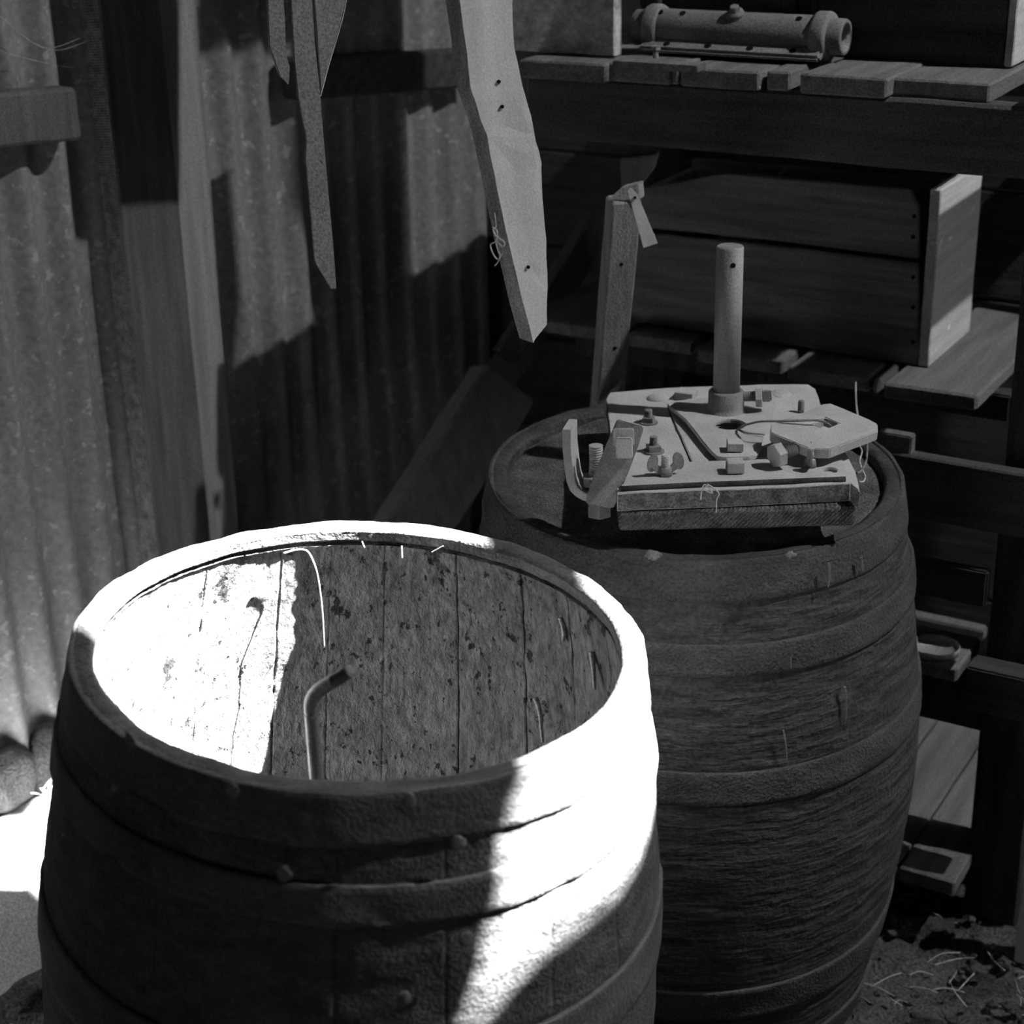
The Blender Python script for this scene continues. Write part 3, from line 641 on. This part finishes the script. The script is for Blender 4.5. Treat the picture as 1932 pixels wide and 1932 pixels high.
# lower rails
def railv(x0,y0,x1,y1,v,h,dpt,name,m='wood_dark',zoff=0,parent=bt,ro=None):
    a=atV(x0,y0,v); b=atV(x1,y1,v); z=(a.z+b.z)/2+zoff; ua,ub=a.dot(U),b.dot(U)
    return box(U*((ua+ub)/2)+V*(v+dpt/2)+Z*(z-h/2),(U,V,Z),(ub-ua,dpt,h),.003,ro)
link('cross_rail',railv(1640,853,2010,902,2.395,.10,.026,'cross_rail',ro=(.001,.06,12)),'wood_u',bt)
link('cross_rail',railv(1640,1035,1864,1082,vb+.02,.06,.018,'cross_rail'),'wood_dark',bt)
link('cross_rail',railv(1818,1312,2010,1345,2.40,.075,.05,'cross_rail',zoff=.045),'wood_dark',bt)
# bottom shelf of wide boards
zl=.12
b0=atZ(1692,1632,zl); b1=atZ(1774,1657,zl)
vf=min(b0.dot(V),b1.dot(V)); ur=b1.dot(U)+.025; ul=ur-.38
for k in range(4):
    w=.38/4; link('bottom_board',box(U*(ul+w*(k+.5))+V*((vf+(.12,.05,.0,0)[k]+3.1)/2)+Z*(zl-.014),(U,V,Z),(w-.003,3.1-vf-(.12,.05,.0,0)[k],.028),.003,(.001,.06,12),k),'wood_v',bt)
for k in range(2):
    for q in (ul+.04,ur-.04): link('shelf_foot',box(U*q+V*(vf+.22+k*.35)+Z*.053,(U,V,Z),(.05,.05,.106),.003),'leg',bt)
# ---- pale post right of the leg
a=atZ(1916,1785,.0); pu=a.dot(U); pv=a.dot(V)
tag(link('pale_stud',box(U*(pu+.028)+V*(pv-.01)+Z*.13,(U,V,Z),(.045,.04,.28),.003,(.001,.05,10),2),'split'),'short pale upright stud beside the dark bench leg at the right edge','stud')
# ---- things on the lower shelves
def u_of(x,y,z): return atZ(x,y,z).dot(U),atZ(x,y,z).dot(V)
# offcut on the upper cross rail
a=atV(1658,842,2.41); b=atV(1722,852,2.41)
tag(link('wood_offcut',box((a+b)/2+Z*.012-V*0,(U,V,Z),((b-a).length,.022,.030),.002),'wood_v'),'small pale wood offcut standing on the cross rail behind the closed barrel','offcut')
# block and tin lid
zk=.49
k0=atZ(1806,1262,zk); k1=atZ(1845,1226,zk); ku,kv=k0.dot(U),k0.dot(V); ku2,kv2=k1.dot(U),k1.dot(V)
kd=max(.12,kv2-kv)
bl=tag(link('wood_block',box(U*(ku-.09)+V*(kv+kd/2)+Z*(zk-.012),(U,V,Z),(.18,kd,.024),.003,(.001,.04,12),1),'wood_v'),'flat square-cut wood block under the round tin lid','block')
lc=atZ(1764,1224,zk+.004)
LR=.037
tl_=thing('tin_lid','round shallow tin lid lying upturned on the wood block','lid',V3((lc.x,lc.y,zk)))
link('lid_pan',lathe(V3((lc.x,lc.y,zk)),Z,[(0,.001),(LR-.002,.001),(LR-.001,.010),(LR,.0115),(LR+.0012,.010),(LR+.0005,0),(0,0)],48),'tin',tl_,True)
sl=link('shelf_slat',railv(1690,1157,1855,1190,2.80,.022,.03,'x',ro=None),'wood_v'); tag(sl,'narrow wood slat lying behind the round tin lid','slat')
for q,lb in (((500),'block support'),):
    pass
rb=[atV(1700,1298,kv+.03),atV(1850,1335,kv+.03)]
link('cross_rail',box(U*((rb[0].dot(U)+rb[1].dot(U))/2+.03)+V*(kv+.045)+Z*(zk-.0245-.045),(U,V,Z),(.20,.03,.09),.003),'leg',bt)
# ================================================================ CRATE ON THE LOWER SHELF
cq=atZ(1733,690,zs+.002); cu0,cv0=cq.dot(U),cq.dot(V)
W_=.515; D_=.225; H_=.293; tb=.012
ct_=thing('fruit_crate','open wooden crate of wide boards with a paint-flecked end coloured as lit, on the lower shelf','crate',U*(cu0-W_/2)+V*(cv0+D_/2)+Z*zs)
def crate_pt(x,y,off=0): return atP(x,y,V*(cv0-off),V)
# front boards (upper board broken at its left)
up_=[(1196,357),(1230,352),(1290,342),(1345,330),(1372,327),(1480,338),(1600,349),(1715,358),(1722,364),(1722,372),(1733,388),(1733,489),(1500,458),(1230,431),(1190,427)]
link('front_board',slab([crate_pt(*p) for p in up_],V*tb,.002,(),(.0008,.04,30),2),'crate',ct_)
lo_=[(1188,440),(1230,441),(1500,468),(1733,497),(1732,690),(1500,653),(1195,605),(1186,603)]
link('front_board',slab([crate_pt(*p) for p in lo_],V*tb,.002,(),(.0008,.04,30),3),'crate',ct_)
link('end_board',box(U*(cu0+.008)+V*(cv0+D_/2)+Z*(zs+.002+H_/2),(U,V,Z),(.018,D_,H_),.002,(.0008,.04,30),4),'end_lit',ct_)
link('end_board',box(U*(cu0-W_+.0)+V*(cv0+tb+D_/2)+Z*(zs+.002+.12),(U,V,Z),(.018,D_,.24),.002),'crate',ct_)
link('back_board',box(U*(cu0-W_/2)+V*(cv0+D_-.006)+Z*(zs+.002+.13),(U,V,Z),(W_,tb,.26),.002),'crate',ct_)
link('crate_bottom',box(U*(cu0-W_/2)+V*(cv0+tb+D_/2-.01)+Z*(zs+.008),(U,V,Z),(W_-.02,D_-.03,.010),.001),'crate',ct_)
for x,y in ((1729,408),(1727,447),(1727,523),(1727,580),(1727,645)):
    q=crate_pt(x-4,y); link('nail_head',lathe(q+V*.001,-V,[(0,0),(.0035,0),(.0035,.0022),(0,.0025)],12),'void',ct_)
# round pale end of something inside the crate
c=atV(1760,330,cv0+.08)
# ---- stake and block left of the crate
a=atY(1144,768,2.67); b=atY(1177,372,2.58); d=(b-a); a0_=a-d*(a.z/d.z)
sk=thing('drilled_stake','leaning timber stake with nail holes rising behind the closed barrel','stake',a0_)
def stake():
    bm=beam(a0_,b,V3((.35,-1,0)),.048,.030,.003,(.001,.05,15),3); return bm
link('stake_body',stake(),'post_pale',sk)
link('bevelled_tip',slab([b+(p) for p in (V3((-.026,-.014,-.002)),V3((.022,-.014,-.002)),V3((.020,-.012,.022)),V3((-.006,-.012,.016)))],V3((.01,.026,0)),.001),'post_pale',sk)
for x,y in ((1172,499),(1160,657)):
    sd_=(b-a0_).normalized(); sn_=V3((.35,-1,0)); sn_=(sn_-sd_*sn_.dot(sd_)).normalized(); q=atP(x,y,b+sn_*.0155,sn_); link('nail_hole',lathe(q-sn_*.002,sn_,[(0,0),(.0034,0),(.0034,.0024),(0,.0024)],10),'void',sk)
a=atY(1172,303,2.75); b2=atY(1225,303,2.75); 
tag(link('wood_bracket',slab([atY(x,y,2.72) for x,y in ((1169,300),(1238,292),(1228,325),(1208,350),(1190,365),(1172,368))],V3((.01,.035,0)),.002),'post_pale'),'rough tapering wood bracket fixed under the bench beam','bracket')
tp0=[(1184,360),(1190,354),(1203,368),(1241,459),(1214,468),(1192,388)]
tg=thing('hanging_tag','narrow white tag hanging at the left end of the crate','tag',atY(1225,465,2.52))
link('tag_card',slab([atY(x,y,2.52) for x,y in tp0],V3((.0002,.0015,0)),.0003,),'tag',tg)
q=atY(1198,373,2.519); link('eyelet',lathe(q,V3((0,-1,.3)).normalized(),[(0,0),(.0022,0),(.0022,.0012),(0,.0012)],12),'void',tg)
# ================================================================ THINGS ON THE BENCH TOP
zT=ztop+.003
def casting(name,label,c,length,r,m,sc=1.):
    """half-round casting with a bolted flange, end collars and pipe stubs; runs along U"""
    t=thing(name,label,'casting',c)
    a=c-U*length/2; cz=c+Z*r*1.05
    link('barrel_body',lathe(cz-U*length*.42,U,[(0,0),(r*.82,0),(r*.86,.004),(r*.86,length*.84),(r*.82,length*.84+.004),(0,length*.84+.004)],40),m,t,True)
    for s in (-1,1):
        link('end_collar',lathe(cz+U*s*length*.40-U*.012,U,[(0,0),(r*1.0,.0),(r*1.06,.004),(r*1.06,.020),(r,.024),(0,.024)],36),m,t,True)
        e=cz+U*s*length*.43
        link('pipe_stub',lathe(e,U*s,[(r*.78,0),(r*.78,length*.07-.002),(r*.74,length*.07),(r*.58,length*.07),(r*.56,length*.07-.03)],36),m,t,True)
    # flange
    fpt=[]
    L2=length*.43; wd=r*1.25
    fv=(V*.86+Z*.5).normalized(); fz=(Z*.86-V*.5).normalized(); fc=c+Z*r*.42-V*r*.80
    link('flange',box(fc,(U,fv,fz),(L2*2,wd*.8,.012),.004),m,t)
    link('lower_skirt',box(c+Z*r*.2,(U,V,Z),(L2*1.9,r*1.5,r*.36),.006),m,t)
    for i in range(4):
        q=fc+U*(-L2+.045+i*(L2*2-.09)/3)-fv*(wd*.12)+fz*.0056
        link('bolt_hole',lathe(q,fz,[(0,0),(.0055,0),(.0055,.001),(0,.001)],14),'void',t)
    for u in (-.36,-.25,.30):
        q=cz+U*length*u; dd=(Z*.85-V*.5).normalized(); link('bolt_hole',lathe(q+dd*(r*.86-.0012),dd,[(0,0),(.005,0),(.005,.002),(0,.002)],14),'void',t)
    q=cz+U*length*.0; dd=(Z*.9-V*.4).normalized()
    link('boss',lathe(q+dd*r*.80,dd,[(0,0),(.015,0),(.012,.008),(0,.008)],20),m,t,True)
    link('boss_bolt',nut(q+dd*(r*.80+.008),dd,.008,.008,6),m,t)
    return t
c0=atZ(1392,112,zT); c0=U*(c0.dot(U)-.016)+V*(c0.dot(V)+.035)+Z*zT
casting('cast_manifold','grey cast iron tube with bolted flange and open end ring, lying on the bench top',c0,.345,.034,'cast')
casting('cast_manifold','darker cast iron tube partly out of the picture behind the grey one',c0+V*.11+U*-.065+Z*.035,.29,.032,'cast_dark')
tag(link('packing_block',box(c0+V*.11+U*-.05+Z*.016,(U,V,Z),(.18,.07,.036),.003),'wood_dark'),'dark block under the rear cast iron tube','block')
A_=ct(415,222,zT+.012); B_=ct(742,236,zT+.012)
cA=(A_+B_)/2
sp_=thing('small_plank','thin strip of wood lying on the bench top before the casting','plank',V3((cA.x,cA.y,zT)))
link('strip_body',box(U*cA.dot(U)+V*(cA.dot(V)+.012)+Z*(zT+.006),(U,V,Z),((B_-A_).length,.03,.010),.001),'wood_v',sp_)
q=ct(578,208,zT+.012); q=V3((q.x,q.y,zT+.010))
link('bolt_shank',lathe(q,Z,[(0,0),(.0045,0),(.0045,.014),(0,.014)],14),'steel_dark',sp_); link('bolt_head',nut(q+Z*.012,Z,.008,.006,6),'steel_dark',sp_)
# galvanised sheet box at the left end
g0=ct(425,208,zT); gu=g0.dot(U); gv=g0.dot(V)
gl=atP(968,92,V*gv,V).dot(U)
gb=thing('galvanised_tin','mottled grey galvanised tin standing on the left end of the bench','tin',U*((gu+gl)/2)+V*(gv+.06)+Z*zT)
link('tin_side',box(U*((gu+gl)/2-.03)+V*(gv+.002)+Z*(zT+.10),(U,V,Z),(gu-gl+.06,.003,.20),.0008,(.0015,.03,12),3),'galv',gb)
link('tin_side',box(U*(gu-.002)+V*(gv+.013)+Z*(zT+.10),(U,V,Z),(.003,.021,.20),.0008),'galv',gb)
link('tin_side',box(U*((gu+gl)/2-.03)+V*(gv+.024)+Z*(zT+.10),(U,V,Z),(gu-gl+.06,.003,.20),.0008),'galv',gb)
link('tin_side',box(U*(gl-.059)+V*(gv+.013)+Z*(zT+.10),(U,V,Z),(.003,.021,.20),.0008),'galv',gb)
# dark wooden box at the right end
d0=ct(1857,246,zT); du=d0.dot(U); dv=d0.dot(V)
db=thing('dark_wooden_box','black-stained wooden box with an end coloured as lit standing at the right end of the bench','box',U*(du-.14)+V*(dv+.15)+Z*zT)
dl=.285
link('front_panel',box(U*(du-dl/2)+V*(dv+.008)+Z*(zT+.14),(U,V,Z),(dl,.016,.28),.002,(.0008,.04,20),1),'wood_dark',db)
link('end_panel',box(U*(du+.0065)+V*(dv+.11)+Z*(zT+.14),(U,V,Z),(.013,.22,.28),.002,(.0008,.04,20),2),'end_lit',db)
link('end_panel',box(U*(du-dl-.0065)+V*(dv+.11)+Z*(zT+.14),(U,V,Z),(.013,.22,.28),.002),'wood_dark',db)
link('back_panel',box(U*(du-dl/2)+V*(dv+.212)+Z*(zT+.14),(U,V,Z),(dl,.016,.28),.002),'wood_dark',db)
# ================================================================ GROUND DETAIL, LEFT
# raised bank of pale earth along the foot of the iron wall
def bank():
    bm=bmesh.new(); n=70; m=34; vs=[]
    for i in range(n+1):
        t=2.35+2.0*i/n
        row=[]
        for j in range(m+1):
            s=j/m; w=.40
            off=.0+s*w
            edge=.235+.015*math.sin(t*7)+.01*noise.noise(V3((t*8,0,0)))
            h=.118 if off<edge else .118-(off-edge)*7
            h=max(h,-.02)+noise.noise(V3((t*14,off*14,2)))*.004+noise.noise(V3((t*60,off*60,5)))*.0022
            q=WA+WD*t+WN*(off+.014); row.append(bm.verts.new((q.x,q.y,h)))
        vs.append(row)
    for a,b in zip(vs,vs[1:]):
        for j in range(m): bm.faces.new((a[j],a[j+1],b[j+1],b[j]))
    bmesh.ops.recalc_face_normals(bm,faces=bm.faces); return bm
bk=link('earth_bank',bank(),'bank',smooth=True); tag(bk,'raised bank of pale earth along the foot of the iron wall','bank')
def stone(label,x0,x1,yt,yb,seed,off=.012):
    a=atW((x0+x1)/2,yt,off); b=atW((x0+x1)/2,yb,off); l=atW(x0,(yt+yb)/2,off); r_=atW(x1,(yt+yb)/2,off)
    c=(a+b)/2; bm=bmesh.new(); bmesh.ops.create_icosphere(bm,subdivisions=4,radius=1)
    hx=(r_-l).length/2; hz=(a.z-b.z)/2
    for v in bm.verts:
        k=1+.10*noise.noise(v.co*1.5+V3((seed,0,0)))+.04*noise.noise(v.co*7)
        s=V3((math.copysign(abs(v.co.x)**.7,v.co.x),v.co.y,math.copysign(abs(v.co.z)**.8,v.co.z)))
        v.co=c+(WD*s.x*hx+WN*s.y*.022+Z*s.z*hz)*k
    return tag(link('foot_stone',bm,'stone',smooth=True),label,'stone')
stone('rough rounded stone at the foot of the iron wall, at the left picture edge',-25,62,1408,1530,1)
stone('rough rounded stone at the wall foot touching the barrel silhouette',62,135,1360,1515,6)
rnd=random.Random(3); bm=bmesh.new()
for i in range(16):
    c=atW(88+rnd.uniform(-8,6),1500+rnd.uniform(-8,6),.10); d=(WD*rnd.uniform(-1,1)+Z*rnd.uniform(.1,1)+WN*rnd.uniform(-.5,.6)).normalized()
    merge(bm,tube([c,c+d*.012,c+d*.026+Z*-.003],.0006,5))
tag(link('grass_tuft',bm,'straw'),'small tuft of dry grass between wall foot and open barrel','grass',kind='stuff')
# litter on the earth: straw, chips
rnd=random.Random(11); bm=bmesh.new()
for i in range(240):
    x=rnd.uniform(.15,1.15); y=rnd.uniform(1.55,2.75)
    a=rnd.uniform(0,math.pi*2); l=rnd.uniform(.02,.07); z=.004+.01*rnd.random(); p=V3((x,y,z)); d=V3((math.cos(a),math.sin(a),rnd.uniform(-.1,.25)))*l
    merge(bm,tube([p,p+d*.5+V3((rnd.uniform(-.006,.006),rnd.uniform(-.006,.006),.004)),p+d],rnd.uniform(.0006,.0014),5,.6,3))
tag(link('straw_litter',bm,'straw'),'scattered straw and stalks on the dirt floor at lower right','straw',kind='stuff')
bm=bmesh.new()
for i in range(420):
    x=rnd.uniform(.15,1.15); y=rnd.uniform(1.55,2.75); r_=.003+.016*rnd.random()**2.5; b_=bmesh.new(); bmesh.ops.create_icosphere(b_,subdivisions=1,radius=r_)
    for v in b_.verts: v.co=v.co*rnd.uniform(.6,1.2)+V3((x,y,0)); v.co.z*=.7
    merge(bm,b_)
tag(link('soil_crumbs',bm,'earth'),'crumbs of soil and chips over the floor at lower right','soil',kind='stuff')
for i,(x,y,lb) in enumerate([(1905,1900,'pale flat chip lying on the dirt at the lower right edge'),(1842,1828,'small pale stone on the dirt before the bench leg')]):
    crumb('wood_chip',atZ(x,y,.01),.010,'stone',i+3,lb,'chip',(1.6,1,.5))
# ================================================================ ROOF, RIGHT WALL, LIGHT
RZ=4.05
SUN=V3((math.cos(math.radians(-7))*math.cos(math.radians(54)),math.sin(math.radians(-7))*math.cos(math.radians(54)),math.sin(math.radians(54))))
def to_roof(p): return p+SUN*((RZ-p.z)/SUN.z)
def rimplane(x,y): return atP(x,y,FR['rim'],FR['ax'])
# added sun-shaping holes: outlines of the sun patches carried up to the roof
gapA=[rimplane(*p) for p in [(148,1183),(165,1180),(230,1215),(330,1215),(500,1190),(700,1160),(1005,1145),(1000,1105),(905,1050),(900,1000),(830,988),(640,972),(450,990),(300,1022),(205,1080),(152,1135)]]
gapB=[rimplane(1110,1085),rimplane(1125,1125),rimplane(1160,1180),rimplane(1172,1240),rimplane(1140,1320),rimplane(1040,1392),rimplane(1000,1425),on_bar(FR,985,1500,far=False,dr=.01),on_bar(FR,975,1600,far=False,dr=.02),on_bar(FR,955,1750,far=False,dr=.03),on_bar(FR,905,1915,far=False,dr=.04),on_bar(FR,1040,1760,far=False,dr=.03),on_bar(FR,1120,1700,far=False,dr=.033),on_bar(FR,1180,1650,far=False,dr=.03),rimplane(1430,1355),rimplane(1440,1200),rimplane(1400,1000),rimplane(1180,1000)]
gapC=[atZ(*p,.118) for p in [(-90,1560),(-90,1672),(60,1668),(160,1650),(180,1500),(90,1505),(60,1545)]]
def hull_ok(l): return l
outer=[V3((-2.6,-.8,RZ)),V3((4.6,-.8,RZ)),V3((4.6,5.2,RZ)),V3((-2.6,5.2,RZ))]
holes=[]
for g_ in (gapA,gapB,gapC): holes.append([to_roof(p) for p in g_])
rfo=struct(link('ceiling',slab(outer,V3((0,0,.004)),0,holes),'roof',base=V3((0,0,0))))
# right wall with an unglazed window opening
x_w=2.75
wo=[V3((x_w,-.8,0)),V3((x_w,5,0)),V3((x_w,5,RZ)),V3((x_w,-.8,RZ))]
wh=[V3((x_w,1.6,.8)),V3((x_w,2.3,.8)),V3((x_w,2.3,1.5)),V3((x_w,1.6,1.5))]
struct(link('wall_right',slab(wo,V3((.03,0,0)),0,[wh]),'roof',base=V3((0,0,0))))
def light(name,kind,loc,energy,size=None,target=None):
    l=bpy.data.lights.new(name,kind); l.energy=energy; l.color=(1,1,1)
    o=bpy.data.objects.new(name,l); COL.objects.link(o); o.location=loc
    if size: l.shape='RECTANGLE' if isinstance(size,tuple) else 'DISK'; l.size=size[0] if isinstance(size,tuple) else size
    if isinstance(size,tuple): l.size_y=size[1]
    if target is not None: o.rotation_euler=(V3(loc)-V3(target)).to_track_quat('Z','Y').to_euler()
    return o
so=light('sun','SUN',(2,1,5),200); so.rotation_euler=SUN.to_track_quat('Z','Y').to_euler(); so.data.angle=math.radians(.53)
KL=V3((2.62,1.62,3.98))
light('key_lamp','AREA',KL,105,.05,(.1,2.4,.9))  # key lamp added under the closed roof; it has no hatch opening
light('window_daylight','AREA',(2.74,1.95,1.15),6,(.6,.6),(.7,2.8,.9))
# added boards out of view, shaped to cast shade on the wall and corner
def shade(n,pts,k=.3):
    q=[p+(KL-p)*k for p in pts]; d=(KL-pts[0]).normalized()
    struct(link('shade_board_%d'%n,slab(q,d*.012,0),'roof'))
shade(1,[atW(x,y,pf) for x,y in ((100,-700),(352,-700),(352,378),(190,388))],.2)
shade(2,[atW(x,y,.0) for x,y in ((380,-700),(730,-700),(730,150),(740,560),(735,700),(650,700),(600,600),(545,380),(535,92),(380,90))])
shade(3,[atY(x,y,3.25) for x,y in ((900,-500),(1140,-500),(1110,590),(900,560))])
w=bpy.data.worlds.new('sky'); S.world=w; w.use_nodes=True; w.node_tree.nodes['Background'].inputs[0].default_value=(1,1,1,1); w.node_tree.nodes['Background'].inputs[1].default_value=.006
# ================================================================ CAMERA
cd=bpy.data.cameras.new('camera'); co=bpy.data.objects.new('camera',cd); COL.objects.link(co); S.camera=co
cd.sensor_width=36; cd.lens=36*FPX/1932; cd.clip_start=.05
Rm=Matrix((cr,cu,-fw)).transposed(); co.matrix_world=Matrix.Translation(CAM)@Rm.to_4x4()
cd.dof.use_dof=True; cd.dof.focus_distance=2.15; cd.dof.aperture_fstop=5.6
S.view_settings.view_transform='Standard'; S.view_settings.look='None'; S.view_settings.gamma=1; S.view_settings.exposure=0; S.view_settings.use_curve_mapping=False
